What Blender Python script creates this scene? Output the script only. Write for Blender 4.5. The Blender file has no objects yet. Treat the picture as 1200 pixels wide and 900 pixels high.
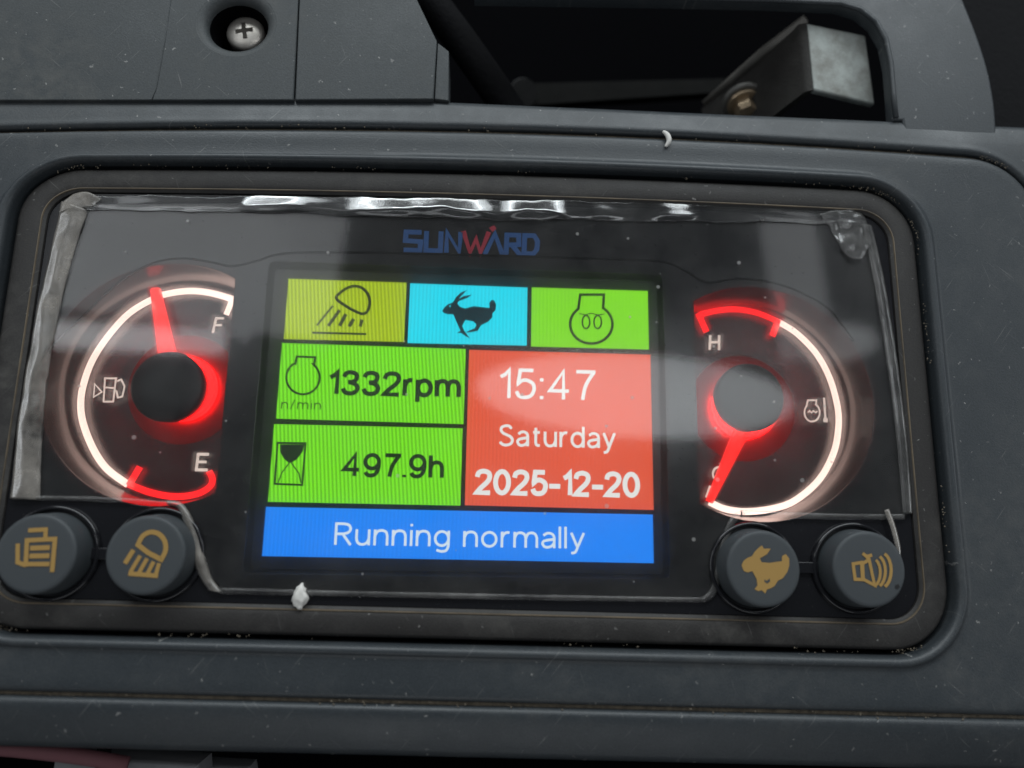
import bpy, bmesh, math, random
from mathutils import Vector, Matrix, noise
random.seed(7)
sc = bpy.context.scene
MM = 0.001

# ------------------------------------------------------------------ camera
FPX = 870.0                                     # focal length in pixels of a 1200 px wide frame
RX, RY, RZ = -0.1950, 0.0536, -0.0163           # world -> camera
T = Vector((-8.8344, -6.1746, -137.752))        # mm
R = Matrix.Rotation(RX, 3, 'X') @ Matrix.Rotation(RY, 3, 'Y') @ Matrix.Rotation(RZ, 3, 'Z')
CAM = -(R.transposed() @ T)
cd = bpy.data.cameras.new('camera'); cam = bpy.data.objects.new('camera', cd)
sc.collection.objects.link(cam)
cam.matrix_world = Matrix.Translation(CAM * MM) @ R.transposed().to_4x4()
cd.sensor_width = 36; cd.lens = 36 * FPX / 1200
cd.clip_start = 0.005; cd.clip_end = 20
cd.dof.use_dof = True; cd.dof.focus_distance = 0.140; cd.dof.aperture_fstop = 8.0
sc.camera = cam

# ------------------------------------------------------------------ world and lamps
w = bpy.data.worlds.new('World'); sc.world = w; w.use_nodes = True
w.node_tree.nodes['Background'].inputs[0].default_value = (0.80, 0.90, 1.0, 1)
w.node_tree.nodes['Background'].inputs[1].default_value = 0.08

def window_light(name, loc, target, sx, sy, radiance, col=(0.93, 0.97, 1.0), spin=0):
    l = bpy.data.lights.new(name, 'AREA'); l.shape = 'RECTANGLE'
    l.size = sx; l.size_y = sy; l.energy = radiance * math.pi * sx * sy; l.color = col
    o = bpy.data.objects.new(name, l); sc.collection.objects.link(o)
    o.location = loc
    q = (Vector(target) - Vector(loc)).to_track_quat('-Z', 'Y')
    o.rotation_euler = (q.to_matrix() @ Matrix.Rotation(spin, 3, 'Z')).to_euler()
    return o
window_light('windscreen_light', (0.05, 0.62, 0.42), (0, 0, 0), 1.1, 0.34, 5.2, (0.90, 0.97, 1.0))
window_light('side_window_light', (0.72, 0.05, 0.36), (0, 0, 0), 0.5, 0.30, 1.6)
window_light('door_window_light', (-0.72, 0.10, 0.38), (0, 0, 0), 0.5, 0.30, 1.6)
window_light('rear_fill_light', (0.0, -0.70, 0.40), (0, 0, 0), 0.7, 0.25, 1.3)  # unseen, added to brighten lips and button sides facing the operator
# unseen added lamps, shaped so their mirror images lie on the film
def reflection_lamp(name, px0, px1, py0, py1, radiance, spin=0.0, H=600.0, shape='RECTANGLE'):
    c = Vector(((px0 + px1) / 2, (py0 + py1) / 2))
    def up(x, y):
        d = R.transposed() @ Vector(((x - 600) / FPX, -(y - 450) / FPX, -1.0))
        q = CAM + d * ((2.45 - CAM.z) / d.z)
        return q + Vector((d.x, d.y, -d.z)) * (H / -d.z)
    q = up(c.x, c.y); sx = (up(px1, c.y) - up(px0, c.y)).length; sy = (up(c.x, py0) - up(c.x, py1)).length
    o = window_light(name, q * MM, (q.x * MM, q.y * MM, 0), sx * MM, sy * MM, radiance)
    o.rotation_euler = (0, 0, spin); o.data.shape = shape
reflection_lamp('pane_reflection_light', 60, 400, 232, 378, 1.35, -0.10)
reflection_lamp('band_reflection_light', 40, 266, 381, 411, 4.2, -0.02)
reflection_lamp('patch_reflection_light', 262, 330, 290, 392, 1.7, -0.62)
reflection_lamp('wedge_reflection_light', 560, 932, 415, 512, 2.6, -0.03, shape='ELLIPSE')
reflection_lamp('corner_reflection_light', 902, 968, 255, 420, 1.1, 0.10)
reflection_lamp('spot_reflection_light', 925, 1030, 380, 425, 1.2, 0.15, shape='ELLIPSE')

vs = sc.view_settings
vs.view_transform = 'Standard'; vs.look = 'None'; vs.exposure = 0; vs.gamma = 1; vs.use_curve_mapping = False
sc.cycles.transparent_max_bounces = 24
sc.cycles.max_bounces = 10
sc.cycles.use_denoising = True

# ------------------------------------------------------------------ helpers
def at(px, py, z=0.0):
    """the point (mm) on the level z that the photograph shows at a pixel"""
    d = R.transposed() @ Vector(((px - 600) / FPX, -(py - 450) / FPX, -1.0))
    s = (z - CAM.z) / d.z
    p = CAM + d * s
    return Vector((p.x, p.y, z))
PXMM = 0.158
def link(o, parent=None):
    sc.collection.objects.link(o)
    if parent is not None:
        o.parent = parent
        o.matrix_parent_inverse = parent.matrix_world.inverted()
    return o
def tag(o, label=None, cat=None, group=None, kind=None):
    if label: o['label'] = label
    if cat: o['category'] = cat
    if group: o['group'] = group
    if kind: o['kind'] = kind
    return o
def empty(name, loc, label, cat, group=None):
    o = bpy.data.objects.new(name, None); sc.collection.objects.link(o)
    o.location = Vector(loc) * MM; o.empty_display_size = 0.005
    o.matrix_world = Matrix.Translation(o.location)
    return tag(o, label, cat, group)
def mesh_obj(name, verts, faces, mat, parent=None, smooth=False, tri=False):
    me = bpy.data.meshes.new(name)
    me.from_pydata([tuple(Vector(v) * MM) for v in verts], [], faces)
    bm = bmesh.new(); bm.from_mesh(me)
    bmesh.ops.recalc_face_normals(bm, faces=bm.faces) if not tri else None
    if tri: bmesh.ops.triangulate(bm, faces=bm.faces)
    bm.to_mesh(me); bm.free()
    me.materials.append(mat)
    for p in me.polygons: p.use_smooth = smooth
    return link(bpy.data.objects.new(name, me), parent)
def auto_smooth(o, deg=40):
    me = o.data
    bm = bmesh.new(); bm.from_mesh(me)
    for f in bm.faces: f.smooth = True
    for e in bm.edges:
        if len(e.link_faces) == 2 and e.calc_face_angle(0) > math.radians(deg): e.smooth = False
    bm.to_mesh(me); bm.free()
    return o
def join_bm(name, bms, mat, parent=None, smooth=False):
    bm = bmesh.new()
    for vs_, fs_ in bms:
        m = [bm.verts.new(Vector(v) * MM) for v in vs_]
        for f in fs_:
            try: bm.faces.new([m[i] for i in f])
            except ValueError: pass
    bmesh.ops.recalc_face_normals(bm, faces=bm.faces)
    me = bpy.data.meshes.new(name); bm.to_mesh(me); bm.free()
    me.materials.append(mat)
    for p in me.polygons: p.use_smooth = smooth
    return link(bpy.data.objects.new(name, me), parent)
def curve_mesh(name, cu, mat, parent, z):
    o = bpy.data.objects.new(name, cu); sc.collection.objects.link(o)
    dg = bpy.context.evaluated_depsgraph_get(); dg.update()
    me = bpy.data.meshes.new_from_object(o.evaluated_get(dg))
    bpy.data.objects.remove(o)
    for v in me.vertices: v.co = Vector((v.co.x * MM, v.co.y * MM, (v.co.z + z) * MM))
    me.materials.clear(); me.materials.append(mat); me.name = name
    ob = link(bpy.data.objects.new(name, me), parent)
    return auto_smooth(ob, 35)
def plate(name, loops, z0, z1, mat, parent=None, bevel=0.0):
    """flat plate between two levels; the loops after the first are holes"""
    cu = bpy.data.curves.new(name, 'CURVE'); cu.dimensions = '2D'; cu.fill_mode = 'BOTH'
    for lp in loops:
        s = cu.splines.new('POLY'); s.points.add(len(lp) - 1); s.use_cyclic_u = True
        for p, q in zip(s.points, lp): p.co = (q[0], q[1], 0, 1)
    cu.extrude = (z1 - z0) / 2 - bevel
    if bevel: cu.bevel_depth = bevel; cu.bevel_resolution = 3; cu.offset = -bevel
    return curve_mesh(name, cu, mat, parent, (z0 + z1) / 2)
def rrect(x0, x1, y0, y1, r, n=10):
    rr = r if isinstance(r, (list, tuple)) else [r] * 4
    out = []
    for (cx, cy, a0, q) in ((x1 - rr[0], y1 - rr[0], 0, rr[0]), (x0 + rr[1], y1 - rr[1], 90, rr[1]),
                            (x0 + rr[2], y0 + rr[2], 180, rr[2]), (x1 - rr[3], y0 + rr[3], 270, rr[3])):
        for k in range(n + 1):
            a = math.radians(a0 + 90 * k / n)
            out.append((cx + q * math.cos(a), cy + q * math.sin(a)))
    return out
def loft(name, rings, mat, parent=None, smooth=40, close=False):
    n = len(rings[0]); vs_ = [v for r in rings for v in r]; fs = []
    for i in range(len(rings) - 1):
        for k in range(n):
            a, b = i * n + k, i * n + (k + 1) % n
            fs.append((a, b, b + n, a + n))
    if close: fs.append(tuple(range((len(rings) - 1) * n, len(rings) * n)))
    return auto_smooth(mesh_obj(name, vs_, fs, mat, parent), smooth)
def lathe_rings(c, prof, n=48):
    return [[(c[0] + r * math.cos(2 * math.pi * k / n), c[1] + r * math.sin(2 * math.pi * k / n), z) for k in range(n)] for r, z in prof]
def lathe(name, c, prof, mat, parent=None, n=48, smooth=40):
    return loft(name, lathe_rings(c, prof, n), mat, parent, smooth, close=True)
def spline(P, sub=8, closed=False):
    out = []; n = len(P)
    rng = range(n if closed else n - 1)
    for i in rng:
        g = (lambda k: Vector(P[k % n])) if closed else (lambda k: Vector(P[max(0, min(n - 1, k))]))
        p0, p1, p2, p3 = g(i - 1), g(i), g(i + 1), g(i + 2)
        for k in range(sub):
            t = k / sub
            out.append(0.5 * ((2 * p1) + (p2 - p0) * t + (2 * p0 - 5 * p1 + 4 * p2 - p3) * t * t + (3 * p1 - p0 - 3 * p2 + p3) * t ** 3))
    if not closed: out.append(Vector(P[-1]))
    return out
def ribbon(pts, wd, closed=False):
    """flat stroke: verts, faces"""
    pts = [Vector(p) for p in pts]; n = len(pts); V = []; F = []
    for i, p in enumerate(pts):
        a = pts[(i - 1) % n] if (closed or i > 0) else None
        b = pts[(i + 1) % n] if (closed or i < n - 1) else None
        d1 = (p - a).to_2d().normalized() if a is not None and (p - a).length > 1e-9 else None
        d2 = (b - p).to_2d().normalized() if b is not None and (b - p).length > 1e-9 else None
        d1 = d1 or d2; d2 = d2 or d1
        t = (d1 + d2); t = t.normalized() if t.length > 1e-6 else d1
        nrm = Vector((-t.y, t.x)); c = max(0.5, nrm.dot(Vector((-d1.y, d1.x))))
        h = nrm * (wd / 2 / c)
        V += [(p.x + h.x, p.y + h.y, p.z), (p.x - h.x, p.y - h.y, p.z)]
    for i in range(n if closed else n - 1):
        j = (i + 1) % n
        F.append((2 * i, 2 * i + 1, 2 * j + 1, 2 * j))
    return V, F
def strokes(name, lst, z, mat, parent, f=lambda x, y: (x, y), th=0.06):
    """printed strokes: list of (pixel polyline, width px, closed)"""
    bms = []
    for k, it in enumerate(lst):
        pl, wd = it[0], it[1]; cl = len(it) > 2 and it[2]
        zz = z + 0.004 * k
        bms.append(ribbon([at(*f(*p), zz) for p in pl], wd * PXMM, cl))
    return join_bm(name, bms, mat, parent)
def fills(name, lst, z, mat, parent, f=lambda x, y: (x, y)):
    bm = bmesh.new()
    for pl in lst:
        vs_ = [bm.verts.new(at(*f(*p), z) * MM) for p in pl]
        bm.faces.new(vs_)
    bmesh.ops.triangulate(bm, faces=bm.faces)
    bmesh.ops.recalc_face_normals(bm, faces=bm.faces)
    for fc in bm.faces:
        if fc.normal.z < 0: fc.normal_flip()
    me = bpy.data.meshes.new(name); bm.to_mesh(me); bm.free(); me.materials.append(mat)
    return link(bpy.data.objects.new(name, me), parent)
def el(cx, cy, rx, ry, a0=0, a1=360, n=20): return [(cx + rx * math.cos(math.radians(a0 + (a1 - a0) * k / n)), cy + ry * math.sin(math.radians(a0 + (a1 - a0) * k / n))) for k in range(n + 1)]
def sm(*p): return [(v.x, v.y) for v in spline([Vector((x, y, 0)) for x, y in p], 6)]
DOT = [(0, -0.05), (0, 0.07)]
GLYPH = {
 '0': (.56, [el(.28, .5, .28, .5)]), '1': (.27, [[(0, .74), (.14, .82), (.27, 1.0), (.27, -.04)]]),
 '2': (.55, [sm((.01, .72), (.07, .92), (.28, 1), (.49, .92), (.54, .72), (.44, .5), (.2, .25), (.0, .0)) + [(.57, 0)]]),
 '3': (.55, [sm((.01, .78), (.1, .95), (.28, 1), (.47, .92), (.5, .74), (.4, .57), (.18, .53)), sm((.2, .53), (.42, .47), (.55, .29), (.47, .07), (.27, 0), (.08, .06), (0, .24))]),
 '4': (.60, [[(.43, -.04), (.43, 1.0), (.0, .27), (.60, .27)]]),
 '5': (.55, [[(.52, 1), (.11, 1), (.05, .52)] + sm((.05, .5), (.16, .61), (.32, .63), (.5, .52), (.55, .32), (.46, .08), (.26, 0), (.08, .05), (0, .22))]),
 '7': (.55, [[(0, 1), (.55, 1)] + sm((.55, .97), (.4, .72), (.27, .4), (.2, -.04))]),
 '9': (.55, [el(.27, .67, .27, .33), sm((.54, .67), (.53, .35), (.42, .08), (.25, 0), (.1, .04), (.02, .17))]),
 '-': (.30, [[(-.09, .36), (.39, .36)]]), ':': (.02, [DOT, [(0, .60), (0, .72)]]), '.': (.02, [DOT]), '/': (.3, [[(0, -.08), (.3, 1.04)]]),
 'r': (.26, [[(0, -.04), (0, .74)], sm((0, .42), (.06, .6), (.17, .70), (.28, .69))]),
 'p': (.50, [[(0, -.32), (0, .74)], el(.25, .35, .25, .35)]), 'd': (.50, [[(.5, -.04), (.5, 1.04)], el(.25, .35, .25, .35)]),
 'm': (.84, [[(0, -.04), (0, .74)], sm((0, .42), (.08, .64), (.22, .70), (.36, .63), (.42, .44)) + [(.42, -.04)], sm((.42, .42), (.5, .64), (.64, .70), (.78, .63), (.84, .44)) + [(.84, -.04)]]),
 'n': (.46, [[(0, -.04), (0, .74)], sm((0, .42), (.09, .64), (.25, .70), (.4, .63), (.46, .44)) + [(.46, -.04)]]),
 'h': (.46, [[(0, -.04), (0, 1.04)], sm((0, .42), (.09, .64), (.25, .70), (.4, .63), (.46, .44)) + [(.46, -.04)]]),
 'u': (.46, [[(.46, -.04), (.46, .74)], [(0, .74)] + sm((0, .28), (.06, .08), (.21, 0), (.37, .07), (.46, .28))]),
 'a': (.44, [sm((.03, .58), (.16, .69), (.3, .69), (.41, .60), (.44, .45)) + [(.44, -.04)], sm((.44, .40), (.22, .36), (.05, .30), (0, .17), (.08, .03), (.2, 0), (.36, .08), (.44, .24))]),
 't': (.30, [[(.12, .92)] + sm((.12, .18), (.16, .04), (.3, .01)), [(0, .69), (.3, .69)]]),
 'y': (.48, [[(0, .74), (.24, .02)], [(.48, .74)] + sm((.24, .02), (.15, -.22), (0, -.27))]),
 'S': (.54, [sm((.50, .85), (.4, .97), (.27, 1), (.09, .93), (.04, .77), (.13, .62), (.29, .53), (.46, .43), (.54, .26), (.46, .07), (.26, 0), (.1, .05), (0, .16))]),
 'R': (.55, [[(0, -.04), (0, 1)] + sm((.27, 1), (.46, .94), (.53, .76), (.46, .58), (.27, .50)) + [(0, .50)], [(.25, .50), (.56, -.04)]]),
 'i': (.0, [[(0, -.04), (0, .74)], [(0, .93), (0, 1.05)]]), 'l': (.0, [[(0, -.04), (0, 1.04)]]),
 'o': (.52, [el(.26, .35, .26, .35)]), 'g': (.50, [el(.25, .35, .25, .35), [(.5, .74)] + sm((.5, -.02), (.42, -.23), (.24, -.28), (.06, -.22))]), ' ': (.16, []),
}
def text(name, st, x0, x1, ybase, ytop, z, mat, parent, t=0.13, gap=0.16):
    """lettering that runs from pixel x0 to x1 with the given baseline and capital height"""
    p0, p1 = at(x0, ybase, z), at(x1, ybase, z); h = at(x0, ytop, z).y - p0.y
    pos = 0; lst = []
    for ch in st:
        w_, sts = GLYPH[ch]
        lst += [(pos, q) for q in sts]; pos += w_ + t + gap
    total = pos - gap
    kx = (p1.x - p0.x) / total
    bms = []
    for k, (o_, q) in enumerate(lst):
        pts = []
        for x, y in q:
            v = Vector((p0.x + (o_ + x + t / 2) * kx, p0.y + (t / 2 + y * (1 - t)) * h, z + 0.004 * (k % 6)))
            if not pts or (v - pts[-1]).length > 1e-4: pts.append(v)
        cl_ = len(pts) > 3 and (pts[0] - pts[-1]).length < 1e-3
        if cl_: pts.pop()
        bms.append(ribbon(pts, t * h, cl_))
    return join_bm(name, bms, mat, parent)
def tube(pts, rad, n=10, caps=True):
    pts = [Vector(p) for p in pts]; V = []; F = []
    for i, p in enumerate(pts):
        d = (pts[min(i + 1, len(pts) - 1)] - pts[max(i - 1, 0)]).normalized()
        u = d.cross(Vector((0, 0, 1))); u = u.normalized() if u.length > 1e-4 else Vector((1, 0, 0)); v = d.cross(u)
        rr = rad[i] if isinstance(rad, (list, tuple)) else rad
        for k in range(n):
            a = 2 * math.pi * k / n
            V.append(p + u * rr * math.cos(a) + v * rr * math.sin(a))
    for i in range(len(pts) - 1):
        for k in range(n):
            F.append((i * n + k, i * n + (k + 1) % n, (i + 1) * n + (k + 1) % n, (i + 1) * n + k))
    if caps: F += [tuple(range(n)), tuple(range((len(pts) - 1) * n, len(pts) * n))]
    return V, F

# ------------------------------------------------------------------ materials
def new_mat(name):
    m = bpy.data.materials.new(name); m.use_nodes = True
    nt = m.node_tree; b = nt.nodes.get('Principled BSDF')
    return m, nt, b
def nd(nt, t, **kw):
    n = nt.nodes.new(t)
    for k, v in kw.items():
        if k in n.inputs: n.inputs[k].default_value = v
        else: setattr(n, k, v)
    return n
def rgb(r, g, b):
    f = lambda c: ((c / 255) / 12.92 if c / 255 <= 0.04045 else ((c / 255 + 0.055) / 1.055) ** 2.4)
    return (f(r), f(g), f(b), 1)
def math_n(nt, op, a=None, b=None, clamp=False):
    n = nt.nodes.new('ShaderNodeMath'); n.operation = op; n.use_clamp = clamp
    for i, x in enumerate((a, b)):
        if x is None: continue
        if isinstance(x, (int, float)): n.inputs[i].default_value = x
        else: nt.links.new(x, n.inputs[i])
    return n.outputs[0]
def mix_col(nt, fac, a, b):
    n = nt.nodes.new('ShaderNodeMix'); n.data_type = 'RGBA'
    for i, x in ((0, fac), (6, a), (7, b)):
        if hasattr(x, 'links') or hasattr(x, 'is_linked'): nt.links.new(x, n.inputs[i])
        else: n.inputs[i].default_value = x
    return n.outputs[2]
def plastic(name, col, dustcol=(0.20, 0.19, 0.17, 1), rough=0.5, specks=0.5, dust=0.25, grain=0.28, spec=0.4):
    m, nt, b = new_mat(name); L = nt.links.new
    tc = nd(nt, 'ShaderNodeTexCoord').outputs['Object']
    big = nd(nt, 'ShaderNodeTexNoise', Scale=28.0, Detail=6.0, Roughness=0.65); L(tc, big.inputs['Vector'])
    mid = nd(nt, 'ShaderNodeTexNoise', Scale=260.0, Detail=5.0, Roughness=0.7); L(tc, mid.inputs['Vector'])
    fine = nd(nt, 'ShaderNodeTexNoise', Scale=3000.0, Detail=3.0, Roughness=0.6); L(tc, fine.inputs['Vector'])
    # smeared dust
    f1 = math_n(nt, 'SUBTRACT', big.outputs['Fac'], 0.46); f1 = math_n(nt, 'MULTIPLY', f1, 3.0, True)
    f2 = math_n(nt, 'SUBTRACT', mid.outputs['Fac'], 0.40); f2 = math_n(nt, 'MULTIPLY', f2, 2.5, True)
    fd = math_n(nt, 'MULTIPLY', f1, f2); fd = math_n(nt, 'MULTIPLY', fd, dust)
    # dust grains of uneven size, stretched by a noise so that they are not round
    warp = nd(nt, 'ShaderNodeTexNoise', Scale=900.0, Detail=2.0); L(tc, warp.inputs['Vector'])
    wv = nt.nodes.new('ShaderNodeVectorMath'); wv.operation = 'MULTIPLY_ADD'
    L(warp.outputs['Color'], wv.inputs[0]); wv.inputs[1].default_value = (0.0016,) * 3; L(tc, wv.inputs[2])
    sp_all = None
    for scl, thr, size in ((210.0, 0.72, 0.075), (560.0, 0.74, 0.12)):
        vo = nd(nt, 'ShaderNodeTexVoronoi', Scale=scl); vo.voronoi_dimensions = '2D'; L(wv.outputs[0], vo.inputs['Vector'])
        pick = nt.nodes.new('ShaderNodeSeparateColor'); L(vo.outputs['Color'], pick.inputs[0])
        k = math_n(nt, 'GREATER_THAN', pick.outputs[0], thr)
        sz = math_n(nt, 'MULTIPLY', pick.outputs[1], size)
        d = math_n(nt, 'SUBTRACT', sz, vo.outputs['Distance']); d = math_n(nt, 'MULTIPLY', d, 30.0, True)
        d = math_n(nt, 'MULTIPLY', d, k); d = math_n(nt, 'MULTIPLY', d, pick.outputs[2])
        sp_all = d if sp_all is None else math_n(nt, 'MAXIMUM', sp_all, d)
    # faint hairline scratches in two directions
    for ang, thr in ((0.9, 0.71), (-0.7, 0.73), (1.9, 0.74)):
        mp = nd(nt, 'ShaderNodeMapping', vector_type='TEXTURE'); L(tc, mp.inputs['Vector'])
        mp.inputs['Rotation'].default_value = (0, 0, ang); mp.inputs['Scale'].default_value = (1 / 110.0, 1 / 2600.0, 1.0)
        sn = nd(nt, 'ShaderNodeTexNoise', Scale=1.0, Detail=1.0); L(mp.outputs[0], sn.inputs['Vector'])
        q = math_n(nt, 'SUBTRACT', sn.outputs['Fac'], thr); q = math_n(nt, 'MULTIPLY', q, 9.0, True); q = math_n(nt, 'MULTIPLY', q, 0.40)
        sp_all = math_n(nt, 'MAXIMUM', sp_all, q)
    sp = math_n(nt, 'MULTIPLY', sp_all, specks)
    var = math_n(nt, 'MULTIPLY_ADD', fine.outputs['Fac'], 0.5)
    c2 = (col[0] * 1.5, col[1] * 1.5, col[2] * 1.5, 1)
    base = mix_col(nt, fine.outputs['Fac'], (col[0] * 0.5, col[1] * 0.5, col[2] * 0.5, 1), c2)
    c = mix_col(nt, fd, base, dustcol)
    c = mix_col(nt, sp, c, (0.42, 0.41, 0.39, 1))
    L(c, b.inputs['Base Color'])
    rg = math_n(nt, 'MULTIPLY_ADD', mid.outputs['Fac'], 0.2); nt.nodes[-1].inputs[2].default_value = rough - 0.1
    gr = math_n(nt, 'SUBTRACT', big.outputs['Fac'], 0.5); gr = math_n(nt, 'MULTIPLY', gr, 0.55); rg = math_n(nt, 'ADD', rg, gr, True)
    L(rg, b.inputs['Roughness'])
    b.inputs['Specular IOR Level'].default_value = spec
    bp = nd(nt, 'ShaderNodeBump', Strength=grain, Distance=0.00012)
    hs = math_n(nt, 'ADD', fine.outputs['Fac'], sp); L(hs, bp.inputs['Height'])
    L(bp.outputs[0], b.inputs['Normal'])
    return m
def glossy_black(name, col=(0.008, 0.008, 0.010, 1), rough=0.12, spec=0.5):
    m, nt, b = new_mat(name); L = nt.links.new
    tc = nd(nt, 'ShaderNodeTexCoord').outputs['Object']
    n1 = nd(nt, 'ShaderNodeTexNoise', Scale=150.0, Detail=6.0, Roughness=0.7); L(tc, n1.inputs['Vector'])
    n2 = nd(nt, 'ShaderNodeTexNoise', Scale=1900.0, Detail=2.0); L(tc, n2.inputs['Vector'])
    f = math_n(nt, 'SUBTRACT', n2.outputs['Fac'], 0.66); f = math_n(nt, 'MULTIPLY', f, 5.0, True)
    f = math_n(nt, 'MULTIPLY', f, 0.15)
    L(mix_col(nt, f, col, (0.12, 0.115, 0.11, 1)), b.inputs['Base Color'])
    r = math_n(nt, 'MULTIPLY_ADD', n1.outputs['Fac'], 0.22); nt.nodes[-1].inputs[2].default_value = rough - 0.06
    L(r, b.inputs['Roughness']); b.inputs['Specular IOR Level'].default_value = spec
    return m
def emit(name, col, s=1.0, stripes=0.0, period=0.70, lean=0.0):
    m, nt, b = new_mat(name); L = nt.links.new
    b.inputs['Base Color'].default_value = (0.02, 0.02, 0.02, 1); b.inputs['Roughness'].default_value = 0.35
    b.inputs['Specular IOR Level'].default_value = 0.2
    b.inputs['Emission Color'].default_value = col; b.inputs['Emission Strength'].default_value = s
    if stripes:
        tc = nd(nt, 'ShaderNodeTexCoord').outputs['Object']
        sx = nt.nodes.new('ShaderNodeSeparateXYZ'); L(tc, sx.inputs[0])
        u = math_n(nt, 'MULTIPLY_ADD', sx.outputs[1], lean); L(sx.outputs[0], nt.nodes[-1].inputs[2])
        u = math_n(nt, 'MULTIPLY', u, 2 * math.pi / (period * MM))
        u = math_n(nt, 'SINE', u)
        # the column pattern fades towards the far side of the panel
        k = math_n(nt, 'MULTIPLY', sx.outputs[0], -9.0); k = math_n(nt, 'ADD', k, 0.72, True)
        u = math_n(nt, 'MULTIPLY', u, k)
        n1 = nd(nt, 'ShaderNodeTexNoise', Scale=60.0, Detail=2.0); L(tc, n1.inputs['Vector'])
        n = math_n(nt, 'MULTIPLY_ADD', n1.outputs['Fac'], 0.16); nt.nodes[-1].inputs[2].default_value = 0.92
        u = math_n(nt, 'MULTIPLY', u, stripes); u = math_n(nt, 'ADD', u, n); u = math_n(nt, 'MULTIPLY', u, s)
        L(u, b.inputs['Emission Strength'])
    return m
def film_mat(name, milk=0.0, milkcol=(0.75, 0.73, 0.70, 1), rough=0.03, ior=1.5, wrinkle=0.0, wscale=300.0, speck=0.0, haze=0.0):
    m, nt, b = new_mat(name); L = nt.links.new
    out = nt.nodes['Material Output']; nt.nodes.remove(b)
    tc = nd(nt, 'ShaderNodeTexCoord').outputs['Object']
    fr = nd(nt, 'ShaderNodeFresnel', IOR=ior)
    gl = nd(nt, 'ShaderNodeBsdfGlossy', Roughness=rough); tr = nd(nt, 'ShaderNodeBsdfTransparent')
    df = nd(nt, 'ShaderNodeBsdfDiffuse', Color=milkcol)
    if wrinkle:
        n = nd(nt, 'ShaderNodeTexNoise', Scale=wscale, Detail=4.0, Roughness=0.6); L(tc, n.inputs['Vector'])
        bp = nd(nt, 'ShaderNodeBump', Strength=wrinkle, Distance=0.0006); L(n.outputs['Fac'], bp.inputs['Height'])
        L(bp.outputs[0], fr.inputs['Normal']); L(bp.outputs[0], gl.inputs['Normal'])
    body = tr.outputs[0]
    if haze:      # scattering added to the film, standing in for camera bloom
        rf = nd(nt, 'ShaderNodeBsdfRefraction', Roughness=0.42, IOR=1.22); tl = nd(nt, 'ShaderNodeBsdfTranslucent', Color=(0.9, 0.9, 0.9, 1))
        h1 = nt.nodes.new('ShaderNodeMixShader'); h1.inputs[0].default_value = haze; L(tr.outputs[0], h1.inputs[1]); L(rf.outputs[0], h1.inputs[2])
        h2 = nt.nodes.new('ShaderNodeMixShader'); h2.inputs[0].default_value = haze * 0.28; L(h1.outputs[0], h2.inputs[1]); L(tl.outputs[0], h2.inputs[2])
        body = h2.outputs[0]
    if milk or speck:
        nn = nd(nt, 'ShaderNodeTexNoise', Scale=110.0, Detail=6.0, Roughness=0.7); L(tc, nn.inputs['Vector'])
        k = math_n(nt, 'SUBTRACT', nn.outputs['Fac'], 0.28); k = math_n(nt, 'MULTIPLY', k, 2.4 * milk, True)
        if speck:
            vo = nd(nt, 'ShaderNodeTexVoronoi', Scale=190.0); vo.voronoi_dimensions = '2D'; L(tc, vo.inputs['Vector'])
            pk = nt.nodes.new('ShaderNodeSeparateColor'); L(vo.outputs['Color'], pk.inputs[0])
            g = math_n(nt, 'GREATER_THAN', pk.outputs[0], 0.80)
            s = math_n(nt, 'MULTIPLY', pk.outputs[1], 0.10)
            s = math_n(nt, 'SUBTRACT', s, vo.outputs['Distance']); s = math_n(nt, 'MULTIPLY', s, 20.0, True)
            s = math_n(nt, 'MULTIPLY', s, g); s = math_n(nt, 'MULTIPLY', s, speck); k = math_n(nt, 'MAXIMUM', k, s)
        mx = nt.nodes.new('ShaderNodeMixShader'); L(k, mx.inputs[0]); L(body, mx.inputs[1]); L(df.outputs[0], mx.inputs[2])
        body = mx.outputs[0]
    mx = nt.nodes.new('ShaderNodeMixShader'); L(fr.outputs[0], mx.inputs[0]); L(body, mx.inputs[1]); L(gl.outputs[0], mx.inputs[2])
    L(mx.outputs[0], out.inputs['Surface'])
    return m
def simple(name, col, rough=0.5, metal=0.0, spec=0.5, var=0.0, vscale=300.0, col2=None, bump=0.0, bscale=2000.0):
    m, nt, b = new_mat(name); L = nt.links.new
    b.inputs['Base Color'].default_value = col; b.inputs['Roughness'].default_value = rough
    b.inputs['Metallic'].default_value = metal; b.inputs['Specular IOR Level'].default_value = spec
    tc = nd(nt, 'ShaderNodeTexCoord').outputs['Object']
    if var:
        n = nd(nt, 'ShaderNodeTexNoise', Scale=vscale, Detail=6.0, Roughness=0.65); L(tc, n.inputs['Vector'])
        f = math_n(nt, 'SUBTRACT', n.outputs['Fac'], 0.5 - 0.12); f = math_n(nt, 'MULTIPLY', f, 4.0 * var, True)
        L(mix_col(nt, f, col, col2 or (col[0] * .5, col[1] * .5, col[2] * .5, 1)), b.inputs['Base Color'])
    if bump:
        n = nd(nt, 'ShaderNodeTexNoise', Scale=bscale, Detail=4.0, Roughness=0.65); L(tc, n.inputs['Vector'])
        bp = nd(nt, 'ShaderNodeBump', Strength=bump, Distance=0.0005); L(n.outputs['Fac'], bp.inputs['Height']); L(bp.outputs[0], b.inputs['Normal'])
    return m

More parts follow.
